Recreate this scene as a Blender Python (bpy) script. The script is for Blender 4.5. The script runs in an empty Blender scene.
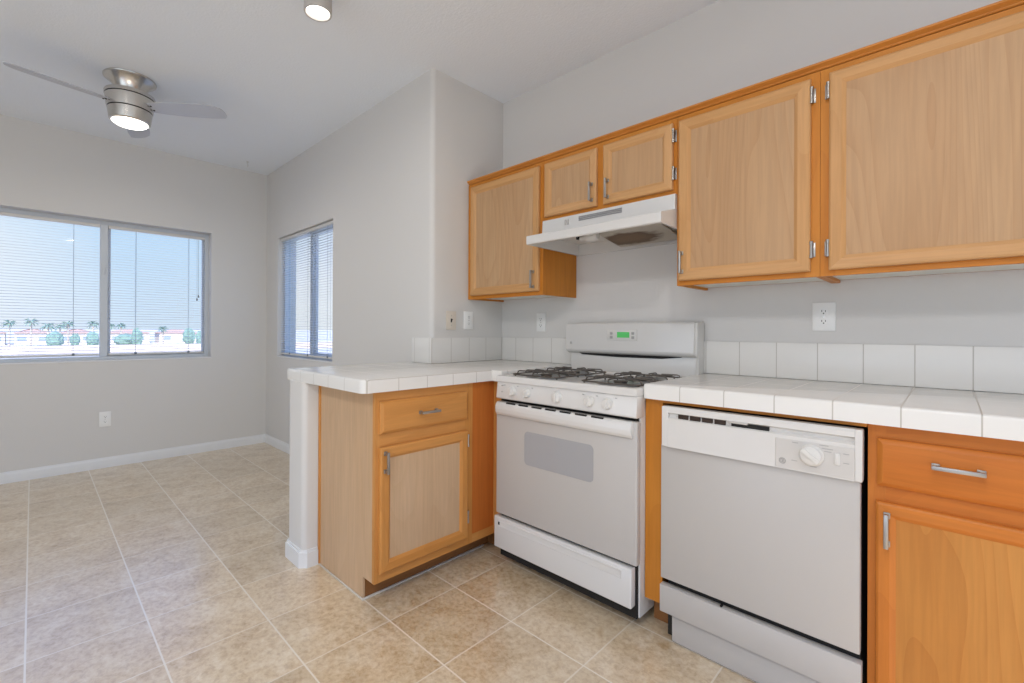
import bpy, bmesh, math, random
from mathutils import Vector, Matrix

random.seed(7)
SC = bpy.context.scene
COL = SC.collection

# ------------------------------------------------------------------ camera
YAW, PITCH, ROLL = 0.7864, 0.0020, 0.0049
FPX = 459.66
cd = bpy.data.cameras.new('camera')
cam = bpy.data.objects.new('camera', cd)
COL.objects.link(cam)
fw = Vector((-math.cos(YAW)*math.cos(PITCH), math.sin(YAW)*math.cos(PITCH), math.sin(PITCH)))
rt = fw.cross(Vector((0, 0, 1))).normalized()
up = rt.cross(fw)
r2 = rt*math.cos(ROLL) + up*math.sin(ROLL)
u2 = -rt*math.sin(ROLL) + up*math.cos(ROLL)
M = Matrix((r2, u2, -fw)).transposed().to_4x4()
M.translation = (2.2443, -2.3363, 1.1681)
cam.matrix_world = M
cd.sensor_fit = 'HORIZONTAL'
cd.sensor_width = 36.0
cd.lens = FPX/1024*36.0
cd.shift_x = 18.63/1024
cd.shift_y = -11.76/1024
cd.clip_start = 0.02
cd.clip_end = 8000
SC.camera = cam

# ------------------------------------------------------------------ world, sun, lights, exposure
SC.view_settings.view_transform = 'Standard'
SC.view_settings.look = 'None'
SC.view_settings.gamma = 1.0
SC.view_settings.use_curve_mapping = False
SC.view_settings.exposure = 0.0

world = bpy.data.worlds.new('sky')
SC.world = world
world.use_nodes = True
wn = world.node_tree.nodes
wl = world.node_tree.links
wn.clear()
wo = wn.new('ShaderNodeOutputWorld')
wb = wn.new('ShaderNodeBackground')
# clear desert sky: pale at the horizon, deeper blue upwards, whiter haze towards the south-west (-x -y)
tcw = wn.new('ShaderNodeTexCoord')
sxyz = wn.new('ShaderNodeSeparateXYZ')
wl.new(tcw.outputs['Generated'], sxyz.inputs[0])
rmp = wn.new('ShaderNodeValToRGB')
rmp.color_ramp.elements[0].position = 0.0
rmp.color_ramp.elements[0].color = (0.76, 0.88, 1.0, 1)
rmp.color_ramp.elements[1].position = 0.9
rmp.color_ramp.elements[1].color = (0.38, 0.78, 1.9, 1)
e_ = rmp.color_ramp.elements.new(0.20)
e_.color = (0.58, 0.80, 1.04, 1)
e_ = rmp.color_ramp.elements.new(0.42)
e_.color = (0.46, 0.90, 2.0, 1)
wl.new(sxyz.outputs['Z'], rmp.inputs[0])
dotn = wn.new('ShaderNodeVectorMath')
dotn.operation = 'DOT_PRODUCT'
dotn.inputs[1].default_value = (-0.86, -0.50, 0.0)
wl.new(tcw.outputs['Generated'], dotn.inputs[0])
hz = wn.new('ShaderNodeMapRange')
hz.inputs['From Min'].default_value = 0.80
hz.inputs['From Max'].default_value = 0.90
wl.new(dotn.outputs['Value'], hz.inputs['Value'])
hm = wn.new('ShaderNodeMix')
hm.data_type = 'RGBA'
dot2 = wn.new('ShaderNodeVectorMath')
dot2.operation = 'DOT_PRODUCT'
dot2.inputs[1].default_value = (-0.80, 0.60, 0.0)
wl.new(tcw.outputs['Generated'], dot2.inputs[0])
hz2 = wn.new('ShaderNodeMapRange')
hz2.inputs['From Min'].default_value = 0.91
hz2.inputs['From Max'].default_value = 0.96
wl.new(dot2.outputs['Value'], hz2.inputs['Value'])
hzx = wn.new('ShaderNodeMath')
hzx.operation = 'MAXIMUM'
wl.new(hz.outputs[0], hzx.inputs[0])
wl.new(hz2.outputs[0], hzx.inputs[1])
lowm = wn.new('ShaderNodeMapRange')
lowm.inputs['From Min'].default_value = 0.34
lowm.inputs['From Max'].default_value = 0.12
wl.new(sxyz.outputs['Z'], lowm.inputs['Value'])
hzm = wn.new('ShaderNodeMath')
hzm.operation = 'MULTIPLY'
wl.new(hzx.outputs[0], hzm.inputs[0])
wl.new(lowm.outputs[0], hzm.inputs[1])
wl.new(hzm.outputs[0], hm.inputs[0])
wl.new(rmp.outputs[0], hm.inputs[6])
hm.inputs[7].default_value = (0.97, 1.0, 1.04, 1)
wb.inputs['Strength'].default_value = 1.0
wl.new(hm.outputs[2], wb.inputs['Color'])
wl.new(wb.outputs[0], wo.inputs['Surface'])


def lamp(name, kind, loc, energy, color=(1, 1, 1), rot=(0, 0, 0), parent=None, **kw):
    d = bpy.data.lights.new(name, kind)
    d.energy = energy
    d.color = color
    for k, v in kw.items():
        setattr(d, k, v)
    o = bpy.data.objects.new(name, d)
    COL.objects.link(o)
    o.location = loc
    o.rotation_euler = rot
    if parent is not None:
        o.parent = parent
        o.location = Vector(loc) - W[parent.name]
    return o


W = {}
R = math.radians
# the sun stands high behind the building (from +x), so it lights the houses outside the windows
lamp('sun', 'SUN', (20, 5, 30), 5.5, (1.0, 0.95, 0.88), (R(0), R(50), R(-20)), angle=R(0.6))
# added area lights brighten the room from two unseen wall openings
lamp('added_fill_back', 'AREA', (4.55, -2.6, 1.30), 1.5, (0.88, 0.94, 1.0), (0, R(90), 0),
     shape='RECTANGLE', size=2.2, size_y=3.6)
lamp('added_fill_side', 'AREA', (2.0, -5.45, 1.20), 22, (0.86, 0.93, 1.0), (R(117), 0, 0),
     shape='RECTANGLE', size=4.0, size_y=2.2)

# ------------------------------------------------------------------ materials
def lin(c):
    return tuple((x/255/12.92 if x/255 <= 0.04045 else ((x/255+0.055)/1.055)**2.4) for x in c) + (1.0,)


def mat(name, rgb, rough=0.5, metal=0.0, spec=0.5, coat=0.0):
    m = bpy.data.materials.new(name)
    m.use_nodes = True
    b = m.node_tree.nodes['Principled BSDF']
    b.inputs['Base Color'].default_value = lin(rgb)
    b.inputs['Roughness'].default_value = rough
    b.inputs['Metallic'].default_value = metal
    b.inputs['Specular IOR Level'].default_value = spec
    b.inputs['Coat Weight'].default_value = coat
    return m


class NT:
    def __init__(self, m):
        self.t = m.node_tree
        self.b = self.t.nodes['Principled BSDF']

    def n(self, kind, **kw):
        x = self.t.nodes.new(kind)
        for k, v in kw.items():
            setattr(x, k, v)
        return x

    def l(self, a, b):
        self.t.links.new(a, b)

    def math(self, op, a, b=None):
        x = self.n('ShaderNodeMath', operation=op)
        for i, v in enumerate((a, b)):
            if v is None:
                continue
            if isinstance(v, (int, float)):
                x.inputs[i].default_value = v
            else:
                self.l(v, x.inputs[i])
        return x.outputs[0]

    def coords(self, scale=(1, 1, 1), loc=(0, 0, 0), out='Object'):
        tc = self.n('ShaderNodeTexCoord')
        mp = self.n('ShaderNodeMapping')
        mp.inputs['Scale'].default_value = scale
        mp.inputs['Location'].default_value = loc
        self.l(tc.outputs[out], mp.inputs[0])
        return mp.outputs[0]

    def noise(self, vec, scale, detail=4, rough=0.55, dist=0.0):
        x = self.n('ShaderNodeTexNoise')
        x.inputs['Scale'].default_value = scale
        x.inputs['Detail'].default_value = detail
        x.inputs['Roughness'].default_value = rough
        x.inputs['Distortion'].default_value = dist
        self.l(vec, x.inputs['Vector'])
        return x.outputs[0]

    def ramp(self, fac, stops):
        x = self.n('ShaderNodeValToRGB')
        els = x.color_ramp.elements
        while len(els) < len(stops):
            els.new(0.5)
        for e, (p, c) in zip(els, stops):
            e.position = p
            e.color = lin(c) if len(c) == 3 else c
        self.l(fac, x.inputs[0])
        return x.outputs[0]

    def mix(self, fac, a, b, mode='MIX'):
        x = self.n('ShaderNodeMix', data_type='RGBA', blend_type=mode)
        for i, v in ((0, fac), (6, a), (7, b)):
            if isinstance(v, (int, float)):
                x.inputs[i].default_value = v
            elif isinstance(v, tuple):
                x.inputs[i].default_value = lin(v) if len(v) == 3 else v
            else:
                self.l(v, x.inputs[i])
        return x.outputs[2]

    def bump(self, h, strength=0.1, dist=0.01):
        x = self.n('ShaderNodeBump')
        x.inputs['Strength'].default_value = strength
        x.inputs['Distance'].default_value = dist
        self.l(h, x.inputs['Height'])
        self.l(x.outputs[0], self.b.inputs['Normal'])


def wood(name, light, mid, dark, axis='z', rings=9.0, ringmix=0.30, rough=0.46):
    """maple: even ground colour, soft contour (cathedral) grain, fine short streaks"""
    m = mat(name, mid, rough, spec=0.3)
    t = NT(m)
    ax = 'xyz'.index(axis)
    s1 = [3.2, 3.2, 3.2]; s1[ax] = 0.7
    s2 = [85.0, 85.0, 85.0]; s2[ax] = 4.0
    s3 = [2.6, 2.6, 2.6]; s3[ax] = 0.38
    oi = t.n('ShaderNodeObjectInfo')
    sh = t.n('ShaderNodeVectorMath', operation='SCALE')
    cv = t.n('ShaderNodeCombineXYZ')
    for i in range(3):
        t.l(oi.outputs['Random'], cv.inputs[i])
    t.l(cv.outputs[0], sh.inputs[0])
    sh.inputs['Scale'].default_value = 17.0

    def co(sc):
        ad = t.n('ShaderNodeVectorMath', operation='ADD')
        t.l(t.coords(sc), ad.inputs[0])
        t.l(sh.outputs[0], ad.inputs[1])
        return ad.outputs[0]
    broad = t.noise(co(s1), 1.0, 3, 0.5, 0.3)
    fine = t.noise(co(s2), 1.0, 3, 0.55, 0.1)
    cath = t.noise(co(s3), 1.0, 2, 0.35, 0.35)
    ring = t.math('FRACT', t.math('MULTIPLY', cath, rings*2.4))
    ring = t.math('POWER', ring, 3.0)
    c = t.ramp(broad, [(0.36, mid), (0.68, light)])
    c = t.mix(t.math('MULTIPLY', ring, ringmix*0.5), c, dark)
    f2 = t.ramp(fine, [(0.38, (226, 226, 226)), (0.62, (255, 255, 255))])
    c = t.mix(0.35, c, f2, 'MULTIPLY')
    t.l(c, t.b.inputs['Base Color'])
    return m


# upper cabinets
WF_V = wood('maple_frame', (210, 162, 112), (203, 153, 99), (178, 120, 66), 'z', 6, 0.30)
WF_H = wood('maple_frame_across', (210, 162, 112), (203, 153, 99), (178, 120, 66), 'x', 6, 0.30)
WP = wood('maple_panel', (197, 160, 121), (190, 150, 110), (166, 119, 74), 'z', 13.0, 0.50)
WE = wood('maple_end_panel', (212, 180, 146), (204, 169, 133), (186, 147, 108), 'z', 8.0, 0.30)
W_EDGE = wood('maple_dark_edge', (210, 142, 70), (202, 130, 56), (174, 98, 36), 'x', 6, 0.4)
# face frames and the two base cabinets, with tints of the light partly put into the colours
WL_V = wood('honey_frame', (208, 136, 52), (199, 124, 40), (172, 94, 26), 'z', 6, 0.35)
WL_H = wood('honey_frame_across', (208, 136, 52), (199, 124, 40), (172, 94, 26), 'x', 6, 0.35)
WN_V = wood('peninsula_frame', (212, 150, 84), (204, 139, 70), (176, 108, 44), 'z', 6, 0.35)
WN_Y = wood('peninsula_frame_depth', (212, 150, 84), (204, 139, 70), (176, 108, 44), 'y', 6, 0.35)
WB_V = wood('amber_frame', (206, 126, 52), (198, 114, 42), (170, 86, 26), 'z', 6, 0.35)
WB_H = wood('amber_frame_across', (206, 126, 52), (198, 114, 42), (170, 86, 26), 'x', 6, 0.35)
WLP = wood('honey_panel', (204, 142, 72), (196, 131, 62), (166, 94, 34), 'z', 11.0, 0.55)
WR = wood('reddish_filler', (204, 122, 56), (194, 108, 44), (166, 80, 28), 'z', 6, 0.3)
TOE = wood('toe_kick_board', (156, 106, 62), (142, 94, 52), (112, 72, 38), 'y', 5, 0.3)

PAINT = mat('wall_paint', (221, 218, 214), 0.75, spec=0.25)
t = NT(PAINT)
t.bump(t.noise(t.coords((1, 1, 1)), 90, 3, 0.6), 0.12, 0.003)
CEIL = mat('ceiling_paint', (238, 242, 247), 0.85, spec=0.2)
t = NT(CEIL)
t.bump(t.noise(t.coords((1, 1, 1)), 70, 4, 0.65), 0.35, 0.006)
PLATE = mat('outlet_plastic', (245, 244, 241), 0.4)
DWF = mat('dishwasher_fascia', (205, 201, 196), 0.3)
TRIM = mat('white_trim', (232, 232, 232), 0.4)
FRAME = mat('window_vinyl', (206, 211, 217), 0.4)
WHITE = mat('white_enamel', (217, 214, 210), 0.22, coat=0.2)
WHITE2 = mat('white_enamel_panel', (190, 185, 180), 0.30)
WPLAST = mat('white_plastic', (218, 215, 210), 0.4)
ALMOND = mat('almond_plastic', (226, 216, 202), 0.45)
GREYT = mat('grey_print', (172, 169, 166), 0.5)
SLOT = mat('slot_black', (18, 16, 15), 0.7)
BROWNSLOT = mat('vent_dark_brown', (52, 38, 30), 0.7)
BLACK = mat('black_iron', (96, 90, 84), 0.38, 0.4)
STEEL = mat('brushed_nickel', (208, 204, 198), 0.26, 1.0)
CHROME = mat('chrome', (225, 225, 225), 0.12, 1.0)
BOWL = mat('burner_bowl', (150, 150, 150), 0.30, 0.8)
OVENGL = mat('oven_window_glass', (166, 165, 167), 0.12, coat=0.5)
GREEN = mat('clock_green', (80, 170, 90), 0.4)
GREEN.node_tree.nodes['Principled BSDF'].inputs['Emission Color'].default_value = lin((70, 170, 90))
GREEN.node_tree.nodes['Principled BSDF'].inputs['Emission Strength'].default_value = 0.35
TRIMGREY = mat('grey_vent', (150, 148, 148), 0.5)
CAULK = mat('caulk_strip', (214, 206, 194), 0.5)
MELA = mat('white_melamine', (226, 222, 212), 0.5)
BLADE = mat('fan_blade_silver', (196, 198, 204), 0.35, 0.15)
CORD = mat('blind_cord', (168, 184, 198), 0.6)
TASSEL = mat('blind_tassel', (112, 120, 126), 0.6)


def emis(name, col, strength):
    m = mat(name, (255, 255, 255), 0.4)
    b = m.node_tree.nodes['Principled BSDF']
    b.inputs['Emission Color'].default_value = col + (1,)
    b.inputs['Emission Strength'].default_value = strength
    return m


LENS = emis('lit_lens', (1.0, 0.95, 0.86), 4.0)
FILL_GLOW = emis('added_light_diffuser', (1.0, 0.98, 0.95), 1.5)

# blind slats: thin white, a little translucent
SLAT = bpy.data.materials.new('blind_slat')
SLAT.use_nodes = True
st = SLAT.node_tree
sb = st.nodes['Principled BSDF']
sb.inputs['Base Color'].default_value = lin((236, 240, 244))
sb.inputs['Roughness'].default_value = 0.45
tr = st.nodes.new('ShaderNodeBsdfTranslucent')
tr.inputs[0].default_value = lin((236, 240, 246))
mx = st.nodes.new('ShaderNodeMixShader')
mx.inputs[0].default_value = 0.72
st.links.new(sb.outputs[0], mx.inputs[1])
st.links.new(tr.outputs[0], mx.inputs[2])
st.links.new(mx.outputs[0], st.nodes['Material Output'].inputs[0])

# window glass: clear with a fresnel reflection
GLASS = bpy.data.materials.new('window_glass')
GLASS.use_nodes = True
gt = GLASS.node_tree
gt.nodes.remove(gt.nodes['Principled BSDF'])
ga = gt.nodes.new('ShaderNodeBsdfTransparent')
ga.inputs[0].default_value = (0.96, 0.98, 0.99, 1)
gg = gt.nodes.new('ShaderNodeBsdfGlossy')
gg.inputs['Roughness'].default_value = 0.02
gw = gt.nodes.new('ShaderNodeLayerWeight')
gw.inputs[0].default_value = 0.5
gp_ = gt.nodes.new('ShaderNodeMath')
gp_.operation = 'POWER'
gp_.inputs[1].default_value = 5.0
gt.links.new(gw.outputs['Facing'], gp_.inputs[0])
gf = gt.nodes.new('ShaderNodeMath')
gf.operation = 'MULTIPLY_ADD'
gf.inputs[1].default_value = 0.9
gf.inputs[2].default_value = 0.03
gt.links.new(gp_.outputs[0], gf.inputs[0])
gm = gt.nodes.new('ShaderNodeMixShader')
gt.links.new(gf.outputs[0], gm.inputs[0])
gt.links.new(ga.outputs[0], gm.inputs[1])
gt.links.new(gg.outputs[0], gm.inputs[2])
gt.links.new(gm.outputs[0], gt.nodes['Material Output'].inputs[0])

# floor tiles
TS, TX, TY = 0.3443, 0.9913, -0.9728
FLOOR = mat('floor_tile', (190, 172, 148), 0.30, spec=1.0, coat=0.8)
FLOOR.node_tree.nodes['Principled BSDF'].inputs['IOR'].default_value = 1.75
FLOOR.node_tree.nodes['Principled BSDF'].inputs['Coat Roughness'].default_value = 0.22
t = NT(FLOOR)
co = t.coords((1, 1, 1))
sep = t.n('ShaderNodeSeparateXYZ')
t.l(co, sep.inputs[0])


def seam(t, s, off, pitch, w):
    f = t.math('FRACT', t.math('DIVIDE', t.math('SUBTRACT', s, off), pitch))
    d = t.math('SUBTRACT', 0.5, t.math('ABSOLUTE', t.math('SUBTRACT', f, 0.5)))
    return t.math('LESS_THAN', d, w/pitch/2)


gx = seam(t, sep.outputs[0], TX, TS, 0.0058)
gy = seam(t, sep.outputs[1], TY, TS, 0.0058)
grout = t.math('MAXIMUM', t.math('MULTIPLY', gx, 0.75), gy)
fx = t.math('FLOOR', t.math('DIVIDE', t.math('SUBTRACT', sep.outputs[0], TX), TS))
fy = t.math('FLOOR', t.math('DIVIDE', t.math('SUBTRACT', sep.outputs[1], TY), TS))
cmb = t.n('ShaderNodeCombineXYZ')
t.l(fx, cmb.inputs[0]); t.l(fy, cmb.inputs[1])
wnz = t.n('ShaderNodeTexWhiteNoise', noise_dimensions='3D')
t.l(cmb.outputs[0], wnz.inputs['Vector'])
off = t.n('ShaderNodeVectorMath', operation='MULTIPLY_ADD')
t.l(wnz.outputs['Color'], off.inputs[0])
off.inputs[1].default_value = (9, 9, 9)
t.l(co, off.inputs[2])
n1 = t.noise(off.outputs[0], 7.0, 6, 0.62, 0.6)
n2 = t.noise(off.outputs[0], 46.0, 5, 0.72, 0.3)
c = t.ramp(n1, [(0.32, (186, 156, 116)), (0.48, (218, 194, 158)), (0.64, (234, 218, 192))])
c2 = t.ramp(n2, [(0.36, (172, 136, 94)), (0.50, (220, 198, 164)), (0.66, (242, 230, 210))])
c = t.mix(0.45, c, c2)
tone = t.ramp(wnz.outputs['Value'], [(0.0, (238, 236, 232)), (1.0, (255, 255, 255))])
c = t.mix(1.0, c, tone, 'MULTIPLY')
c = t.mix(grout, c, (234, 224, 208))
t.l(c, t.b.inputs['Base Color'])
rr = t.math('ADD', 0.24, t.math('MULTIPLY', n2, 0.18))
t.l(rr, t.b.inputs['Roughness'])
t.bump(t.math('SUBTRACT', t.math('MULTIPLY', n2, 0.3), grout), 0.12, 0.004)


def tile_mat(name, xo, yo, zo=None, pitch=0.1525, rgb=(229, 226, 221), grout=(190, 184, 176)):
    m = mat(name, rgb, 0.26, spec=0.4)
    t = NT(m)
    co = t.coords((1, 1, 1))
    s = t.n('ShaderNodeSeparateXYZ')
    t.l(co, s.inputs[0])
    g = None
    for k, o in ((0, xo), (1, yo), (2, zo)):
        if o is None:
            continue
        a = seam(t, s.outputs[k], o, pitch, 0.0034)
        g = a if g is None else t.math('MAXIMUM', g, a)
    n = t.noise(co, 6, 2)
    c = t.mix(t.math('MULTIPLY', n, 0.25), rgb, (234, 232, 228))
    c = t.mix(g, c, grout)
    t.l(c, t.b.inputs['Base Color'])
    t.l(t.math('ADD', 0.22, t.math('MULTIPLY', g, 0.4)), t.b.inputs['Roughness'])
    t.bump(t.math('SUBTRACT', 1.0, g), 0.25, 0.002)
    return m


# ------------------------------------------------------------------ mesh builder
class MB:
    def __init__(self):
        self.bm = bmesh.new()

    def _merge(self, b2):
        me = bpy.data.meshes.new('tmp')
        b2.to_mesh(me)
        b2.free()
        self.bm.from_mesh(me)
        bpy.data.meshes.remove(me)

    def box(self, x0, x1, y0, y1, z0, z1, bev=0.0, seg=2):
        b = bmesh.new()
        bmesh.ops.create_cube(b, size=1.0)
        for v in b.verts:
            v.co = Vector(((x0+x1)/2 + v.co.x*abs(x1-x0), (y0+y1)/2 + v.co.y*abs(y1-y0), (z0+z1)/2 + v.co.z*abs(z1-z0)))
        if bev > 0:
            bmesh.ops.bevel(b, geom=b.edges[:], offset=bev, segments=seg, profile=0.5, affect='EDGES')
        self._merge(b)
        return self

    def prism(self, pts, axis, a0, a1, bev=0.0, seg=2):
        b = bmesh.new()

        def P(p, a):
            if axis == 'x':
                return (a, p[0], p[1])
            if axis == 'y':
                return (p[0], a, p[1])
            return (p[0], p[1], a)
        v0 = [b.verts.new(P(p, a0)) for p in pts]
        v1 = [b.verts.new(P(p, a1)) for p in pts]
        n = len(pts)
        for i in range(n):
            b.faces.new((v0[i], v0[(i+1) % n], v1[(i+1) % n], v1[i]))
        b.faces.new(v0[::-1])
        b.faces.new(v1)
        bmesh.ops.recalc_face_normals(b, faces=b.faces[:])
        if bev > 0:
            bmesh.ops.bevel(b, geom=b.edges[:], offset=bev, segments=seg, profile=0.5, affect='EDGES')
        self._merge(b)
        return self

    def cyl(self, p0, p1, r0, r1=None, seg=24):
        p0, p1 = Vector(p0), Vector(p1)
        r1 = r0 if r1 is None else r1
        d = (p1-p0).normalized()
        a = d.orthogonal().normalized()
        c = d.cross(a)
        ring = lambda p, r: [self.bm.verts.new(p + (a*math.cos(2*math.pi*i/seg) + c*math.sin(2*math.pi*i/seg))*r) for i in range(seg)]
        A, B = ring(p0, r0), ring(p1, r1)
        for i in range(seg):
            self.bm.faces.new((A[i], A[(i+1) % seg], B[(i+1) % seg], B[i]))
        self.bm.faces.new(A[::-1])
        self.bm.faces.new(B)
        return self

    def lathe(self, prof, cx, cy, seg=48, frame=None):
        """prof: (r, h); frame maps (u, v, h) to the world, default z up at (cx, cy)"""
        f = frame or (lambda u, v, h: (cx+u, cy+v, h))
        rings = []
        for r, h in prof:
            if r < 1e-6:
                rings.append([self.bm.verts.new(f(0, 0, h))])
            else:
                rings.append([self.bm.verts.new(f(r*math.cos(2*math.pi*i/seg), r*math.sin(2*math.pi*i/seg), h)) for i in range(seg)])
        for A, B in zip(rings, rings[1:]):
            for i in range(seg):
                j = (i+1) % seg
                if len(A) == 1 and len(B) == 1:
                    continue
                if len(A) == 1:
                    self.bm.faces.new((A[0], B[j], B[i]))
                elif len(B) == 1:
                    self.bm.faces.new((A[i], A[j], B[0]))
                else:
                    self.bm.faces.new((A[i], A[j], B[j], B[i]))
        return self

    def tube(self, pts, r, seg=8, closed=False):
        pts = [Vector(p) for p in pts]
        n = len(pts)
        rings = []
        prev = None
        for i, p in enumerate(pts):
            if closed:
                d = (pts[(i+1) % n] - pts[i-1]).normalized()
            else:
                d = (pts[min(i+1, n-1)] - pts[max(i-1, 0)]).normalized()
            if prev is None:
                a = d.orthogonal().normalized()
            else:
                a = (prev - d*prev.dot(d)).normalized()
            prev = a
            c = d.cross(a)
            rings.append([self.bm.verts.new(p + (a*math.cos(2*math.pi*k/seg) + c*math.sin(2*math.pi*k/seg))*r) for k in range(seg)])
        m = n if closed else n-1
        for i in range(m):
            A, B = rings[i], rings[(i+1) % n]
            for k in range(seg):
                self.bm.faces.new((A[k], A[(k+1) % seg], B[(k+1) % seg], B[k]))
        if not closed:
            self.bm.faces.new(rings[0][::-1])
            self.bm.faces.new(rings[-1])
        return self

    def loops(self, f, rect, prof, ring=True, mats=True):
        """rectangular loops (inset, height) around rect, mapped by f(u, v, w)"""
        u0, u1, v0, v1 = rect
        L = []
        for i, d in prof:
            L.append([self.bm.verts.new(f(*q, d)) for q in ((u0+i, v0+i), (u1-i, v0+i), (u1-i, v1-i), (u0+i, v1-i))])
        pairs = list(zip(L, L[1:]))
        if ring:
            pairs.append((L[-1], L[0]))
        for A, B in pairs:
            for k in range(4):
                fc = self.bm.faces.new((A[k], A[(k+1) % 4], B[(k+1) % 4], B[k]))
                if mats:
                    fc.material_index = 1 if k % 2 == 0 else 0
        if not ring:
            a = self.bm.faces.new(L[0][::-1])
            b = self.bm.faces.new(L[-1])
            if mats:
                a.material_index = b.material_index = 1
        return self

    def sphere(self, c, r, sc=(1, 1, 1), sub=2):
        b = bmesh.new()
        bmesh.ops.create_icosphere(b, subdivisions=sub, radius=1.0)
        for v in b.verts:
            v.co = Vector((c[0]+v.co.x*r*sc[0], c[1]+v.co.y*r*sc[1], c[2]+v.co.z*r*sc[2]))
        self._merge(b)
        return self

    def build(self, name, m, parent=None, loc=None, smooth=35):
        if loc is None:
            loc = W[parent.name] if parent is not None else Vector((0, 0, 0))
        loc = Vector(loc)
        bmesh.ops.recalc_face_normals(self.bm, faces=self.bm.faces[:])
        for v in self.bm.verts:
            v.co -= loc
        me = bpy.data.meshes.new(name)
        self.bm.to_mesh(me)
        self.bm.free()
        for x in (m if isinstance(m, (list, tuple)) else [m]):
            me.materials.append(x)
        if smooth:
            me.shade_smooth()
            me.set_sharp_from_angle(angle=math.radians(smooth))
        o = bpy.data.objects.new(name, me)
        COL.objects.link(o)
        W[o.name] = loc
        if parent is not None:
            o.parent = parent
            o.location = loc - W[parent.name]
        else:
            o.location = loc
        return o


def thing(name, loc, label, cat, group=None):
    o = bpy.data.objects.new(name, None)
    o.empty_display_size = 0.05
    COL.objects.link(o)
    o.location = loc
    W[o.name] = Vector(loc)
    return tag(o, label, cat, group)


def tag(o, label, cat, group=None):
    o['label'] = label
    o['category'] = cat
    if group:
        o['group'] = group
    return o


def struct(o):
    o['kind'] = 'structure'
    return o


# ------------------------------------------------------------------ the room
H = 2.77
XF, YD = -2.80, -0.621
XB, YS = 4.6, -5.5
WT = 0.18


def wall(name, f, u0, u1, v0, v1, holes, w0, w1, m=PAINT):
    """panel in (u, v) with rectangular holes, thick from w0 to w1; f maps (u, v, w)"""
    mb = MB()
    us = sorted({u0, u1} | {h[0] for h in holes} | {h[1] for h in holes})
    for a, b in zip(us, us[1:]):
        mid = (a+b)/2
        cut = sorted((h[2], h[3]) for h in holes if h[0] <= mid <= h[1])
        z = v0
        spans = []
        for h0, h1 in cut:
            spans.append((z, h0))
            z = h1
        spans.append((z, v1))
        for s0, s1 in spans:
            if s1-s0 < 1e-6:
                continue
            p, q = f(a, s0, w0), f(b, s1, w1)
            mb.box(min(p[0], q[0]), max(p[0], q[0]), min(p[1], q[1]), max(p[1], q[1]), min(p[2], q[2]), max(p[2], q[2]))
    return struct(mb.build(name, m, smooth=0))


# window openings
W1 = (-2.735, -1.126, 0.900, 2.092)      # y0 y1 z0 z1 on the far wall
W2 = (-2.495, -1.310, 0.905, 2.075)     # x0 x1 z0 z1 on the dining wall

struct(MB().box(XF-WT, XB+WT, YS-WT, 0.13, -0.12, 0.0).build('floor', FLOOR, smooth=0))
struct(MB().box(XF-WT, XB+WT, YS-WT, 0.13, H, H+0.2).build('ceiling', CEIL, smooth=0))
wall('wall_range', lambda u, v, w: (u, w, v), -0.13, XB+WT, 0, H, [], 0.0, WT)
wall('wall_return', lambda u, v, w: (w, u, v), YD+WT, 0.0, 0, H, [], -WT, 0.0)
wall('wall_dining', lambda u, v, w: (u, w, v), XF-WT, -0.03, 0, H, [W2], YD, YD+WT)
# rounded corner bead where the return wall meets the dining wall
pts = [(-0.03, YD+WT), (0.0, YD+WT), (0.0, YD+0.03)]
pts += [(-0.03+0.03*math.cos(a), YD+0.03-0.03*math.sin(a)) for a in [math.pi/2*i/6 for i in range(1, 7)]]
struct(MB().prism(pts, 'z', 0, H).build('trim_1', PAINT))
wall('wall_far', lambda u, v, w: (w, u, v), YS-WT, YD, 0, H, [W1], XF-WT, XF)
wall('wall_back', lambda u, v, w: (w, u, v), YS-WT, 0.0, 0, H, [(-4.4, -0.8, 0.1, 2.4)], XB, XB+WT)
wall('wall_side', lambda u, v, w: (u, w, v), XF, XB, 0, H, [(-0.4, 3.6, 0.1, 2.4)], YS-WT, YS)

# pony wall behind the peninsula with a bullnose end
PX0, PY0 = -0.19, -1.40
r = 0.028
pts = [(PX0, YD), (PX0, PY0+r)]
pts += [(PX0+r-r*math.cos(a), PY0+r-r*math.sin(a)) for a in [math.pi/2*i/6 for i in range(1, 7)]]
pts += [(0-r+r*math.sin(a), PY0+r-r*math.cos(a)) for a in [math.pi/2*i/6 for i in range(0, 7)]]
pts += [(0, YD)]
struct(MB().prism(pts, 'z', 0, 0.910).build('wall_pony', PAINT))


def base_profile(mb, axis, wall_at, out, a0, a1):
    """baseboard: profile of a board with an eased top edge"""
    d, h = 0.013, 0.085
    s = out
    pr = [(wall_at, 0), (wall_at+s*d, 0), (wall_at+s*d, h-0.022), (wall_at+s*(d-0.002), h-0.016), (wall_at+s*(d-0.006), h-0.010), (wall_at+s*0.006, h), (wall_at, h)]
    mb.prism(pr, axis, a0, a1)


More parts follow.
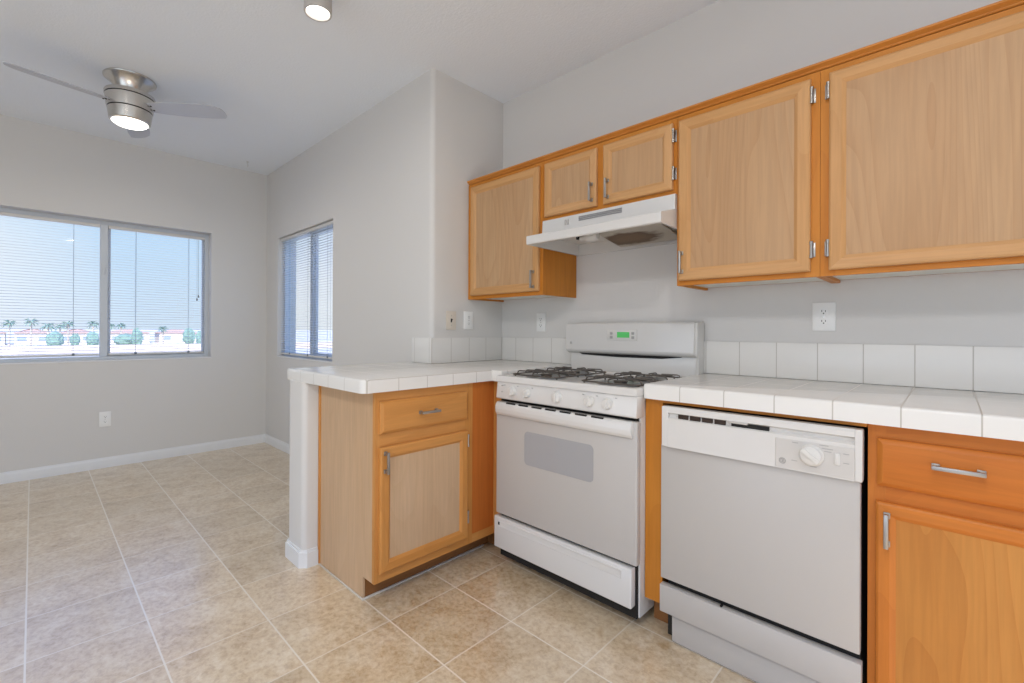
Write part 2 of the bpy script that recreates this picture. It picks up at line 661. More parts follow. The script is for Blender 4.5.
mb = MB(); base_profile(mb, 'y', XF, 1, YS, YD); struct(mb.build('baseboard_far', TRIM))
mb = MB(); base_profile(mb, 'x', YD, -1, XF, PX0); struct(mb.build('baseboard_dining', TRIM))
mb = MB()
o_ = 0.013
pts_o = [(PX0-o_, YD), (PX0-o_, PY0+0.012), (PX0-o_+0.02, PY0-o_), (-0.016, PY0-o_), (o_, PY0+0.018), (o_, -1.327), (0, -1.327), (0, PY0+r)]
pts_o += [(0-r+r*math.sin(a), PY0+r-r*math.cos(a)) for a in [math.pi/2*i/6 for i in range(5, -1, -1)]]
pts_o += [(PX0+r-r*math.cos(a), PY0+r-r*math.sin(a)) for a in [math.pi/2*i/6 for i in range(6, 0, -1)]]
pts_o += [(PX0, PY0+r), (PX0, YD)]
mb.prism(pts_o, 'z', 0, 0.074)
pts_i = [(PX0-0.007, YD), (PX0-0.007, PY0+0.014), (PX0-0.007+0.018, PY0-0.007), (-0.018, PY0-0.007), (0.007, PY0+0.020), (0.007, -1.327)] + pts_o[6:]
mb.prism(pts_i, 'z', 0.074, 0.086)
struct(mb.build('baseboard_pony', TRIM))


# ------------------------------------------------------------------ windows
def window(n, f, u0, u1, v0, v1, mull, order):
    """slider window set 8 cm back in the wall; f(u, v, w), w = depth out of the room"""
    def bx(mb, a, b, c, d, w0, w1, bev=0.002):
        p, q = f(a, c, w0), f(b, d, w1)
        mb.box(min(p[0], q[0]), max(p[0], q[0]), min(p[1], q[1]), max(p[1], q[1]), min(p[2], q[2]), max(p[2], q[2]), bev, 1)
    fw_ = 0.032
    root = bpy.data.objects.new('window_%d' % n, None)
    COL.objects.link(root)
    root.location = f((u0+u1)/2, v0, 0.08)
    W[root.name] = Vector(root.location)
    D_ = 0.040 if n == 1 else 0.0
    struct(root)
    mb = MB()
    bx(mb, u0, u1, v1-fw_, v1, 0.06+D_, 0.115+D_)
    bx(mb, u0, u1, v0, v0+fw_, 0.06+D_, 0.115+D_)
    bx(mb, u0, u0+fw_, v0+fw_, v1-fw_, 0.06+D_, 0.115+D_)
    bx(mb, u1-fw_, u1, v0+fw_, v1-fw_, 0.06+D_, 0.115+D_)
    bx(mb, mull-0.026, mull+0.026, v0+fw_, v1-fw_, 0.056+D_, 0.10+D_)
    mb.build('window_frame', FRAME, root)
    # sliding sash
    s0, s1 = (mull+0.026, u1-fw_) if order > 0 else (u0+fw_, mull-0.026)
    mb = MB()
    bx(mb, s0, s1, v0+fw_, v0+fw_+0.022, 0.075+D_, 0.10+D_)
    bx(mb, s0, s1, v1-fw_-0.022, v1-fw_, 0.075+D_, 0.10+D_)
    bx(mb, s0, s0+0.020, v0+fw_+0.022, v1-fw_-0.022, 0.075+D_, 0.10+D_)
    bx(mb, s1-0.020, s1, v0+fw_+0.022, v1-fw_-0.022, 0.075+D_, 0.10+D_)
    mb.build('sash', FRAME, root)
    for a, b in ((u0+fw_, mull-0.026), (mull+0.026, u1-fw_)):
        mb = MB()
        bx(mb, a, b, v0+fw_+0.001, v1-fw_-0.001, 0.0895+D_, 0.0925+D_, 0)
        mb.build('window_pane', GLASS, root)
    if order > 0 and n == 2:
        return root
    mb = MB()
    bx(mb, mull-0.008, mull+0.008, (v0+v1)/2+0.14, (v0+v1)/2+0.20, 0.042+D_, 0.057+D_)
    mb.build('latch', FRAME, root)
    return root


F1 = lambda u, v, w: (XF-w, u, v)
F2 = lambda u, v, w: (u, YD+w, v)
window(1, F1, *W1, -1.908, 1)
window(2, F2, *W2, -1.84, 1)
# painted sills
struct(MB().box(XF-0.10, XF+0.004, W1[0], W1[1], W1[2]-0.006, W1[2]+0.004, 0.001, 1).build('trim_2', TRIM))
struct(MB().box(W2[0], W2[1], YD-0.004, YD+0.10, W2[2]-0.006, W2[2]+0.004, 0.001, 1).build('trim_3', TRIM))


def blind(f, u0, u1, v0, v1, wc, tilt, label, ladders, wand=None, pitch=0.0225):
    loc = f((u0+u1)/2, v0, wc)
    root = thing('venetian_blind', loc, label, 'blind', 'white mini blinds')

    def bx(mb, a, b, c, d, w0, w1, bev=0.002):
        p, q = f(a, c, w0), f(b, d, w1)
        mb.box(min(p[0], q[0]), max(p[0], q[0]), min(p[1], q[1]), max(p[1], q[1]), min(p[2], q[2]), max(p[2], q[2]), bev, 1)
    mb = MB()
    bx(mb, u0, u1, v1-0.026, v1, wc-0.014, wc+0.014)
    mb.build('headrail', WPLAST, root)
    mb = MB()
    z = v0+0.028
    hw = 0.0125
    while z < v1-0.035:
        V = []
        for k in range(4):
            q = -1+2*k/3
            rise = 0.0016*(1-q*q)
            w = wc + q*hw*math.cos(tilt)
            zz = z + q*hw*math.sin(tilt) + rise
            V.append([mb.bm.verts.new(f(u, zz+dz, w)) for u in (u0+0.004, u1-0.004) for dz in (0.0, 0.0005)])
        for A, B in zip(V, V[1:]):
            mb.bm.faces.new((A[0], A[2], B[2], B[0]))
            mb.bm.faces.new((A[1], B[1], B[3], A[3]))
            mb.bm.faces.new((A[0], B[0], B[1], A[1]))
            mb.bm.faces.new((A[2], A[3], B[3], B[2]))
        mb.bm.faces.new((V[0][0], V[0][1], V[0][3], V[0][2]))
        mb.bm.faces.new((V[-1][0], V[-1][2], V[-1][3], V[-1][1]))
        z += pitch
    mb.build('slats', SLAT, root)
    mb = MB()
    bx(mb, u0, u1, v0+0.004, v0+0.022, wc-0.011, wc+0.011, 0.004)
    br = mb.build('bottom_rail', WPLAST, root)
    for u in ladders:
        mb = MB()
        bx(mb, u-0.009, u+0.009, v0+0.010, v0+0.028, wc-0.015, wc-0.010)
        mb.build('clip', TASSEL, br)
        mb = MB()
        mb.tube([f(u, v0+0.02, wc-0.0135), f(u, v1-0.02, wc-0.0135)], 0.0014, 6)
        mb.tube([f(u, v0+0.02, wc+0.0135), f(u, v1-0.02, wc+0.0135)], 0.0011, 6)
        mb.build('ladder_cord', CORD, root)
    if wand is not None:
        mb = MB()
        mb.tube([f(wand, v1-0.03, wc-0.022), f(wand+0.002, 1.49, wc-0.022)], 0.0018, 6)
        mb.tube([f(wand-0.012, v1-0.03, wc-0.022), f(wand-0.010, 1.46, wc-0.022)], 0.0013, 6)
        c_ = mb.build('pull_cord', CORD, root)
        for du, zz in ((0.002, 1.485), (-0.010, 1.455)):
            mb = MB()
            p = f(wand+du, zz, wc-0.022)
            mb.lathe([(0.0, p[2]+0.014), (0.004, p[2]+0.010), (0.008, p[2]-0.012), (0.0, p[2]-0.014)], p[0], p[1], 12)
            mb.build('tassel', TASSEL, c_)
    return root


blind(F1, W1[0]+0.034, -1.936, W1[2]+0.034, W1[3]-0.034, 0.106, 0.15,
      'white mini blind on the left half of the wide dining window', [-2.53, -2.10])
blind(F1, -1.880, W1[1]-0.034, W1[2]+0.034, W1[3]-0.034, 0.106, 0.14,
      'white mini blind with tasselled pull cord on the right half of wide window', [-1.69, -1.29], wand=-1.215)
blind(F2, W2[0]+0.012, W2[1]-0.012, W2[2]+0.016, W2[3]-0.006, 0.036, 0.10,
      'white mini blind over the narrow side window', [-2.25, -1.84, -1.45])


# ------------------------------------------------------------------ cabinet parts
def FY(face):
    return lambda u, v, w: (u, face-w, v)       # faces the camera side (-y)


def FX(face):
    return lambda u, v, w: (face+w, u, v)       # faces +x


def fbox(mb, f, a, b, c, d, w0, w1, bev=0.0, seg=2):
    p, q = f(a, c, w0), f(b, d, w1)
    mb.box(min(p[0], q[0]), max(p[0], q[0]), min(p[1], q[1]), max(p[1], q[1]), min(p[2], q[2]), max(p[2], q[2]), bev, seg)


PULL = mat('satin_nickel_pull', (172, 168, 163), 0.34, 1.0)


def pull(f, u, v, length, vertical, parent, t=0.020, name='handle'):
    """square bar pull on two stepped posts"""
    mb = MB()
    L = length/2
    for s in (-1, 1):
        c = s*(L-0.008)
        if vertical:
            fbox(mb, f, u-0.0075, u+0.0075, v+c-0.0085, v+c+0.0085, t, t+0.006, 0.0015)
            fbox(mb, f, u-0.0045, u+0.0045, v+c-0.006, v+c+0.006, t+0.004, t+0.026, 0.001)
        else:
            fbox(mb, f, u+c-0.0085, u+c+0.0085, v-0.0075, v+0.0075, t, t+0.006, 0.0015)
            fbox(mb, f, u+c-0.006, u+c+0.006, v-0.0045, v+0.0045, t+0.004, t+0.026, 0.001)
    if vertical:
        fbox(mb, f, u-0.0055, u+0.0055, v-L, v+L, t+0.022, t+0.030, 0.0015)
    else:
        fbox(mb, f, u-L, u+L, v-0.0055, v+0.0055, t+0.022, t+0.030, 0.0015)
    return mb.build(name, PULL, parent)


def hinge(f, u, v, parent, t, side):
    """wrap hinge: leaf on the face frame and a knuckle at the door edge"""
    mb = MB()
    fbox(mb, f, min(u, u+side*0.014), max(u, u+side*0.014), v-0.026, v+0.026, 0.0, 0.003, 0.001)
    p0, p1 = f(u+side*0.003, v-0.028, t*0.7), f(u+side*0.003, v+0.028, t*0.7)
    mb.cyl(p0, p1, 0.0048, seg=12)
    for q in (-0.024, 0.024):
        a, b = f(u+side*0.003, v+q-0.006, t*0.7), f(u+side*0.003, v+q+0.006, t*0.7)
        mb.cyl(a, b, 0.0062, seg=12)
    return mb.build('hinge', PULL, parent)


def door(f, u0, u1, v0, v1, parent, frame, panel, stile=0.050, t=0.020, handle=None, hinges=None, name='door'):
    """frame-and-panel door: ogee inner edge and eased outer edge around a recessed panel"""
    mb = MB()
    s = stile
    mb.loops(f, (u0, u1, v0, v1), [(0, 0.0), (0, t-0.006), (0.002, t-0.003), (0.007, t), (s-0.006, t), (s-0.003, t-0.002), (s, t-0.004), (s+0.007, t-0.010), (s+0.007, 0.0)])
    d = mb.build(name, frame, parent, smooth=25)
    mb = MB()
    fbox(mb, f, u0+s+0.003, u1-s-0.003, v0+s+0.003, v1-s-0.003, 0.003, t-0.0098)
    mb.build('door_panel', panel, d)
    if handle:
        pull(f, handle[0], handle[1], handle[2], handle[3], d, t)
    for h in (hinges or []):
        hinge(f, h[0], h[1], d, t, h[2])
    return d


def drawer(f, u0, u1, v0, v1, parent, frame, pl, t=0.020):
    mb = MB()
    mb.loops(f, (u0, u1, v0, v1), [(0, 0.0), (0, t-0.010), (0.003, t-0.007), (0.012, t-0.001), (0.015, t)], ring=False)
    d = mb.build('drawer', frame, parent, smooth=25)
    pull(f, pl[0], pl[1], pl[2], False, d, t)
    return d


# ------------------------------------------------------------------ wall cabinets
UF = -0.325            # face of the upper frames
UT, UB = 2.115, 1.370
SKIN = 0.0002


def wall_cab(x0, x1, z0, z1, label, doors, group='maple wall cabinets', stiles=(0.022, 0.022), mull=None, left_end=False, right_end=False):
    root = thing('wall_cabinet', ((x0+x1)/2, -0.16, z0), label, 'cabinet', group)
    mb = MB()
    th = 0.014
    y0, y1 = UF+0.018, -0.002
    mb.box(x0, x0+th, y0, y1, z0, z1)
    mb.box(x1-th, x1, y0, y1, z0, z1)
    mb.box(x0+th, x1-th, y0, y1, z1-th, z1)
    mb.box(x0+th, x1-th, y1-0.008, y1, z0+0.012, z1-th)
    mb.build('body', WL_V, root, smooth=0)
    mb = MB()
    mb.box(x0+th, x1-th, y0, y1-0.008, z0+0.012, z0+0.024)
    mb.build('bottom_panel', MELA, root, smooth=0)
    # face frame
    mb = MB()
    f = FY(UF+0.018)
    fbox(mb, f, x0, x0+stiles[0], z0, z1, 0, 0.018)
    fbox(mb, f, x1-stiles[1], x1, z0, z1, 0, 0.018)
    if mull:
        fbox(mb, f, mull[0], mull[1], z0, z1, 0, 0.018)
    n0 = len(mb.bm.faces)
    fbox(mb, f, x0+stiles[0], x1-stiles[1], z1-0.045, z1, 0, 0.0178)
    fbox(mb, f, x0+stiles[0], x1-stiles[1], z0, z0+0.035, 0, 0.0178)
    mb.bm.faces.ensure_lookup_table()
    for fc in mb.bm.faces[n0:]:
        fc.material_index = 1
    mb.build('face_frame', [WL_V, WL_H], root, smooth=0)
    for d in doors:
        door(FY(UF), *d['r'], root, [WF_V, WF_H], WP, handle=d.get('h'), hinges=d.get('g'), stile=d.get('s', 0.048))
    return root


wall_cab(0.003, 0.626, UB, UT, 'maple wall cabinet with one tall door left of the white range hood',
         [dict(r=(0.040, 0.606, 1.392, 2.091), h=(0.573, 1.459, 0.100, True), s=0.042)], stiles=(0.05, 0.05))
wall_cab(0.627, 1.382, 1.776, UT, 'short maple wall cabinet with two small doors directly above the white hood',
         [dict(r=(0.645, 0.978, 1.797, 2.091), h=(0.955, 1.870, 0.095, True), s=0.040),
          dict(r=(1.016, 1.366, 1.797, 2.091), h=(1.046, 1.868, 0.095, True), g=[(1.366, 2.035, 1), (1.366, 1.868, 1)], s=0.040)],
         stiles=(0.03, 0.03), mull=(0.968, 1.026))
wall_cab(1.383, 1.905, UB, UT, 'maple wall cabinet with one tall door just right of the white hood',
         [dict(r=(1.394, 1.878, 1.390, 2.091), h=(1.412, 1.468, 0.095, True), g=[(1.878, 2.030, 1), (1.878, 1.468, 1)], s=0.045)],
         stiles=(0.03, 0.045))
wall_cab(1.906, 2.70, UB, UT, 'widest maple wall cabinet, cut off by the right edge of the photo',
         [dict(r=(1.933, 2.672, 1.390, 2.091), h=(2.648, 1.468, 0.095, True), g=[(1.933, 2.030, -1), (1.933, 1.468, -1)], s=0.042)],
         stiles=(0.045, 0.03))
# moulding along the top of the wall cabinets, in two lengths
pr = [(-0.305, UT), (-0.334, UT), (-0.338, UT+0.004), (-0.338, UT+0.008), (-0.349, UT+0.016), (-0.352, UT+0.018), (-0.352, UT+0.026), (-0.305, UT+0.026)]
pr = [(y+0.012, UT+0.004+(z-UT)*0.85) for y, z in pr]
tag(MB().prism(pr, 'x', 0.003, 0.634).build('cabinet_moulding', W_EDGE, loc=(0.3, -0.33, UT)),
    'narrow wooden moulding strip on top of the cabinet left of the hood', 'moulding')
tag(MB().prism(pr, 'x', 0.6345, 2.705).build('cabinet_moulding', W_EDGE, loc=(1.6, -0.33, UT)),
    'long wooden moulding strip along the tops of the cabinets over and right of hood', 'moulding')

# ------------------------------------------------------------------ base cabinets
CB, CT = 0.908, 0.965         # bottom and top of the tiled counters
# --- peninsula
pc = thing('base_cabinet', (0.27, -1.0, 0), 'maple base cabinet of the peninsula with pale end panel beside pony wall', 'cabinet', 'base cabinets')
XP = 0.530
PE = -1.320
mb = MB()
mb.box(0.016, XP-0.018, -0.60, -0.02, 0.10, CB-0.001)
mb.box(0.016, XP-0.018, PE+0.010, -0.60, 0.10, CB-0.001)
mb.box(0.016, 0.435, PE+0.010, -0.02, 0.0, 0.10)
mb.build('body', TOE, pc, smooth=0)
# end panel with the toe notch
mb = MB()
mb.prism([(0.020, 0.004), (0.437, 0.004), (0.437, 0.098), (XP-0.018, 0.098), (XP-0.018, CB-0.001), (0.020, CB-0.001)], 'y', PE, PE+0.010)
mb.build('end_panel', WE, pc, smooth=0)
mb = MB()
mb.box(0.002, 0.022, PE-0.006, PE+0.012, 0.004, CB-0.001, 0.002)
mb.build('scribe_strip', WN_V, pc)
mb = MB()
f = FX(XP-0.018)
fbox(mb, f, PE, PE+0.024, 0.098, CB-0.001, 0, 0.018)
fbox(mb, f, -0.815, -0.765, 0.098, CB-0.001, 0, 0.018)
n0 = len(mb.bm.faces)
fbox(mb, f, PE+0.024, -0.815, 0.098, 0.145, 0, 0.0178)
fbox(mb, f, PE+0.024, -0.815, 0.66, 0.74, 0, 0.0178)
fbox(mb, f, PE+0.024, -0.815, 0.86, CB-0.001, 0, 0.0178)
mb.bm.faces.ensure_lookup_table()
for fc in mb.bm.faces[n0:]:
    fc.material_index = 1
mb.build('face_frame', [WN_V, WN_Y], pc, smooth=0)
mb = MB()
fbox(mb, f, -0.765, -0.612, 0.140, CB-0.001, 0, 0.0165)
mb.build('blank_panel', WR, pc, smooth=0)
mb = MB()
fbox(mb, f, -0.765, -0.612, 0.098, 0.140, 0, 0.0178)
mb.build('rail', WN_Y, pc, smooth=0)
mb = MB()
mb.box(XP-0.018, 0.6285, -0.612, -0.592, 0.10, CB-0.001)
mb.build('corner_filler', WN_V, pc, smooth=0)
mb = MB()
mb.box(0.430, 0.437, PE+0.012, -0.592, 0.004, 0.098)
mb.box(0.437, 0.62, -0.56, -0.553, 0.004, 0.098)
mb.build('toe_kick', TOE, pc, smooth=0)
mb = MB()
mb.box(0.004, 0.449, PE-0.007, PE-0.0005, 0.0, 0.007, 0.002)
mb.box(0.4375, 0.449, PE-0.0005, -0.60, 0.0, 0.007, 0.002)
mb.build('caulk_strip', CAULK, pc)
drawer(FX(XP), -1.302, -0.808, 0.728, 0.866, pc, [WN_V, WN_Y], (-1.057, 0.799, 0.105))
door(FX(XP), -1.302, -0.808, 0.139, 0.672, pc, [WN_V, WN_Y], WE, stile=0.044,
     handle=(-1.282, 0.609, 0.092, True), hinges=[(-0.808, 0.622, 1), (-0.808, 0.243, 1)])

# --- right of the dishwasher
rc = thing('base_cabinet', (2.40, -0.30, 0), 'honey maple base cabinet with drawer right of the dishwasher', 'cabinet', 'base cabinets')
BF = -0.610
XR0, XR1 = 2.071, 2.80
mb = MB()
mb.box(XR0, XR1, BF+0.018, -0.02, 0.10, CB-0.001)
mb.box(XR0, XR1, BF+0.09, -0.02, 0.0, 0.10)
mb.build('body', WB_V, rc, smooth=0)
mb = MB()
f = FY(BF+0.018)
fbox(mb, f, XR0, XR0+0.04, 0.098, CB-0.001, 0, 0.018)
fbox(mb, f, XR1-0.04, XR1, 0.098, CB-0.001, 0, 0.018)
n0 = len(mb.bm.faces)
fbox(mb, f, XR0+0.04, XR1-0.04, 0.098, 0.145, 0, 0.0178)
fbox(mb, f, XR0+0.04, XR1-0.04, 0.67, 0.745, 0, 0.0178)
fbox(mb, f, XR0+0.04, XR1-0.04, 0.855, CB-0.001, 0, 0.0178)
mb.bm.faces.ensure_lookup_table()
for fc in mb.bm.faces[n0:]:
    fc.material_index = 1
mb.build('face_frame', [WB_V, WB_H], rc, smooth=0)
mb = MB()
mb.box(XR0, XR1, BF+0.083, BF+0.09, 0.002, 0.098)
mb.build('toe_kick', TOE, rc, smooth=0)
drawer(FY(BF), 2.092, 2.775, 0.730, 0.866, rc, [WB_V, WB_H], (2.256, 0.812, 0.100))
door(FY(BF), 2.090, 2.775, 0.130, 0.686, rc, [WB_V, WB_H], WLP, stile=0.037,
     handle=(2.115, 0.613, 0.095, True))

# --- strip of cabinet frame between the range and the dishwasher, with the rail over the dishwasher
fl = thing('cabinet_filler', (1.43, -0.6, 0.1), 'narrow honey maple filler strip between the range and the dishwasher', 'cabinet panel')
mb = MB()
fbox(mb, FY(BF+0.018), 1.386, 1.457, 0.118, CB-0.001, 0, 0.028)
mb.build('stile', WL_V, fl, smooth=0)
mb = MB()
fbox(mb, FY(BF+0.018), 1.457, XR0-0.001, 0.893, CB-0.001, 0, 0.028)
mb.build('rail', WL_H, fl, smooth=0)
mb = MB()
mb.box(1.386, 1.457, BF+0.070, BF+0.078, 0.002, 0.118)
mb.build('toe_kick', TOE, fl, smooth=0)  # darker board, the shadow of the toe space is put into its colour
mb = MB()
mb.box(1.4125, 1.432, BF+0.020, -0.02, 0.118, CB-0.001)
mb.build('side_panel', WL_V, fl, smooth=0)

# ------------------------------------------------------------------ tiled counters
TP = 0.1525


def slab(pts, bev=0.012):
    return pts


CTM1 = tile_mat('counter_tile_peninsula', 0.095, 0.0)
CTM2 = tile_mat('counter_tile_right', 1.688, 0.0)


def rounded(pts, rr, seg=6):
    """round the corners listed with a radius"""
    out = []
    n = len(pts)
    for i, p in enumerate(pts):
        if rr.get(i) is None:
            out.append(p)
            continue
        r_ = rr[i]
        p = Vector(p); a = Vector(pts[i-1]); b = Vector(pts[(i+1) % n])
        da, db = (a-p).normalized(), (b-p).normalized()
        c = p+(da+db)*r_
        s = p+da*r_-c
        e = p+db*r_-c
        for k in range(seg+1):
            q = s.lerp(e, k/seg).normalized()*r_
            out.append(tuple(c+q))
    return out


def counter(name, pts, rr, m, label, loc):
    P = rounded(pts, rr)
    b = bmesh.new()
    v0 = [b.verts.new((x, y, CB)) for x, y in P]
    v1 = [b.verts.new((x, y, CT)) for x, y in P]
    n = len(P)
    for i in range(n):
        b.faces.new((v0[i], v0[(i+1) % n], v1[(i+1) % n], v1[i]))
    b.faces.new(v0[::-1])
    top = b.faces.new(v1)
    bmesh.ops.recalc_face_normals(b, faces=b.faces[:])
    # rounded tile nose along the top edge
    bmesh.ops.bevel(b, geom=[e for e in top.edges], offset=0.010, segments=3, profile=0.5, affect='EDGES')
    mb = MB()
    mb._merge(b)
    return tag(mb.build(name, m, loc=(0, 0, 0)), label, 'countertop', 'white tile countertops')


counter('countertop', [(0.0025, -0.0025), (0.0025, YD-0.0025), (-0.232, YD-0.0025), (-0.232, -1.392), (0.556, -1.392), (0.556, -0.655), (0.6285, -0.655), (0.6285, -0.0025)],
        {3: 0.012, 4: 0.035}, CTM1, 'white tile countertop over the peninsula left of the range', (0, 0, 0))
counter('countertop', [(1.3895, -0.0025), (1.3895, -0.655), (2.82, -0.655), (2.82, -0.0025)],
        {1: 0.014}, CTM2, 'white tile countertop running over the dishwasher right of the range', (0, 0, 0))

# backsplash: one row of white tiles with a rounded cap
BS1 = tile_mat('splash_tile_right', 1.543, None, pitch=0.1508)
BS2 = tile_mat('splash_tile_left', 0.139, None)
BS3 = tile_mat('splash_tile_return', None, -0.02)
BZ = 1.122
tag(MB().box(1.372, 2.82, -0.0095, -0.0005, CT+0.001, BZ, 0.002).build('tile_backsplash', BS1, loc=(0, 0, 0)),
    'row of white backsplash tiles behind the right counter under the outlet', 'backsplash', 'white tile backsplashes')
tag(MB().box(0.010, 0.615, -0.0095, -0.0005, CT+0.001, BZ, 0.002).build('tile_backsplash', BS2, loc=(0, 0, 0)),
    'short row of white backsplash tiles between the wall corner and the range', 'backsplash', 'white tile backsplashes')
ret = thing('tile_backsplash', (0.005, -0.3, CT), 'white backsplash tiles on the short wall under the two switch plates', 'backsplash', 'white tile backsplashes')
MB().box(0.0005, 0.0095, YD-0.010, -0.0005, CT+0.001, BZ, 0.002).build('tile_row', BS3, ret)
MB().box(-0.190, 0.0005, YD-0.010, YD-0.0005, CT+0.001, BZ, 0.002).build('end_tile', BS2, ret)

# ------------------------------------------------------------------ gas range
rg = thing('gas_range', (1.015, -0.35, 0), 'white freestanding gas range with five knobs between counter and dishwasher', 'stove')
X0, X1 = 0.634, 1.394
mb = MB()
mb.box(X0+0.002, X1-0.011, -0.655, -0.03, 0.045, 0.925, 0.003)
mb.build('body', WHITE, rg)
mb = MB()
mb.box(X0+0.004, X1-0.018, -0.668, -0.652, 0.045, 0.84)
mb.build('front_shade_plate', SLOT, rg)  # black plate puts the shade behind and below the fronts into colour
for fx_ in (X0+0.05, X1-0.07):
    for fy_ in (-0.58, -0.08):
        mb = MB()
        mb.lathe([(0.0, 0.05), (0.008, 0.05), (0.008, 0.014), (0.014, 0.012), (0.014, 0.0), (0.0, 0.0)], fx_, fy_, 16)
        mb.build('foot', SLOT, rg)
# cooktop: a rim with a shallow recessed pan
mb = MB()
f = lambda u, v, w: (u, v, w)
mb.loops(f, (X0-0.002, X1-0.005, -0.700, -0.070), [(0, 0.917), (0, 0.940), (0.003, 0.945), (0.008, 0.947), (0.030, 0.946), (0.040, 0.936)], ring=False, mats=False)
ck = mb.build('cooktop', WHITE, rg)
# control panel, leaning out slightly towards its foot
mb = MB()
mb.prism([(-0.640, 0.9165), (-0.694, 0.9165), (-0.704, 0.838), (-0.698, 0.832), (-0.640, 0.832)], 'x', X0+0.003, X1-0.005, 0.0025, 2)
cp = mb.build('control_panel', WHITE, rg)


def knob(x, z, y, parent, r_=0.022, m=WPLAST, rot=0.2):
    k = MB()
    fr = lambda u, v, h: (x+u, y-h, z+v)
    k.lathe([(0.0, 0.0), (r_*1.12, 0.0), (r_*1.12, 0.004), (r_, 0.007), (r_*0.92, 0.016), (r_*0.80, 0.018), (0.0, 0.018)], 0, 0, 32, fr)
    kb = k.build('knob', m, parent)
    g = MB()
    b = bmesh.new()
    bmesh.ops.create_cube(b, size=1.0)
    for v in b.verts:
        v.co = Vector((v.co.x*r_*0.50, v.co.y*0.016, v.co.z*r_*1.9))
    bmesh.ops.bevel(b, geom=b.edges[:], offset=0.002, segments=2, profile=0.5, affect='EDGES')
    ca, sa = math.cos(rot), math.sin(rot)
    for v in b.verts:
        v.co = Vector((x+v.co.x*ca+v.co.z*sa, y-0.018+v.co.y*0.5, z-v.co.x*sa+v.co.z*ca))
    g._merge(b)
    g.build('knob_grip', m, kb)
    return kb


for kx in (0.743, 0.833, 1.011, 1.178, 1.264):
    knob(kx, 0.876, -0.699, cp, rot=0.25 if kx != 1.011 else 0.0, r_=0.024 if kx == 1.011 else 0.021)
for kx in (0.69, 0.775, 0.866, 1.145, 1.212, 1.30):
    MB().box(kx-0.004, kx+0.004, -0.6985, -0.6965, 0.900, 0.904).build('knob_mark', GREYT, cp)
for kz in (0.895, 0.866):
    MB().box(0.672, 0.677, -0.7035, -0.6970, kz, kz+0.005).build('knob_mark', GREYT, cp)

# oven door with window, bar handle and vent slits
dr = MB()
dr.box(X0+0.001, X1-0.003, -0.700, -0.668, 0.264, 0.818, 0.006, 3)
od = dr.build('oven_door', WHITE2, rg)
pts = rounded([(0.822, 0.541), (1.198, 0.541), (1.198, 0.696), (0.822, 0.696)], {0: 0.020, 1: 0.020, 2: 0.020, 3: 0.020})
MB().prism(pts, 'y', -0.7012, -0.698).build('oven_window', OVENGL, od)
mb = MB()
hp = [(-0.699, 0.752), (-0.712, 0.756), (-0.720, 0.768), (-0.723, 0.786), (-0.721, 0.803), (-0.716, 0.813), (-0.704, 0.819), (-0.690, 0.819)]
mb.prism(hp, 'x', X0+0.014, X1-0.018, 0.003, 2)
hd = mb.build('door_handle', WHITE, od)
mb = MB()
for i in range(7):
    a = 0.715+i*0.080
    mb.box(a, a+0.056, -0.7145, -0.7085, 0.8135, 0.8200)
mb.build('vent_slits', SLOT, od)
# storage drawer with a finger groove
mb = MB()
mb.box(X0-0.006, X1-0.022, -0.706, -0.668, 0.095, 0.250, 0.006, 3)
sd = mb.build('storage_drawer', WHITE, rg)
mb = MB()
gp = rounded([(X0+0.025, 0.206), (X1-0.090, 0.206), (X1-0.075, 0.232), (X0+0.025, 0.232)], {0: 0.006, 1: 0.006, 2: 0.006, 3: 0.006})
mb.loops(FY(-0.7055), (X0+0.022, X1-0.060, 0.200, 0.236), [(0, 0), (0.002, 0.003), (0.006, 0.003), (0.009, 0.0014), (0.012, 0.0014)], ring=False, mats=False)
mb.build('finger_groove', WHITE, sd)
mb = MB()
mb.box(X0+0.026, X0+0.034, -0.7095, -0.706, 0.212, 0.226)
mb.build('groove_notch', SLOT, sd)

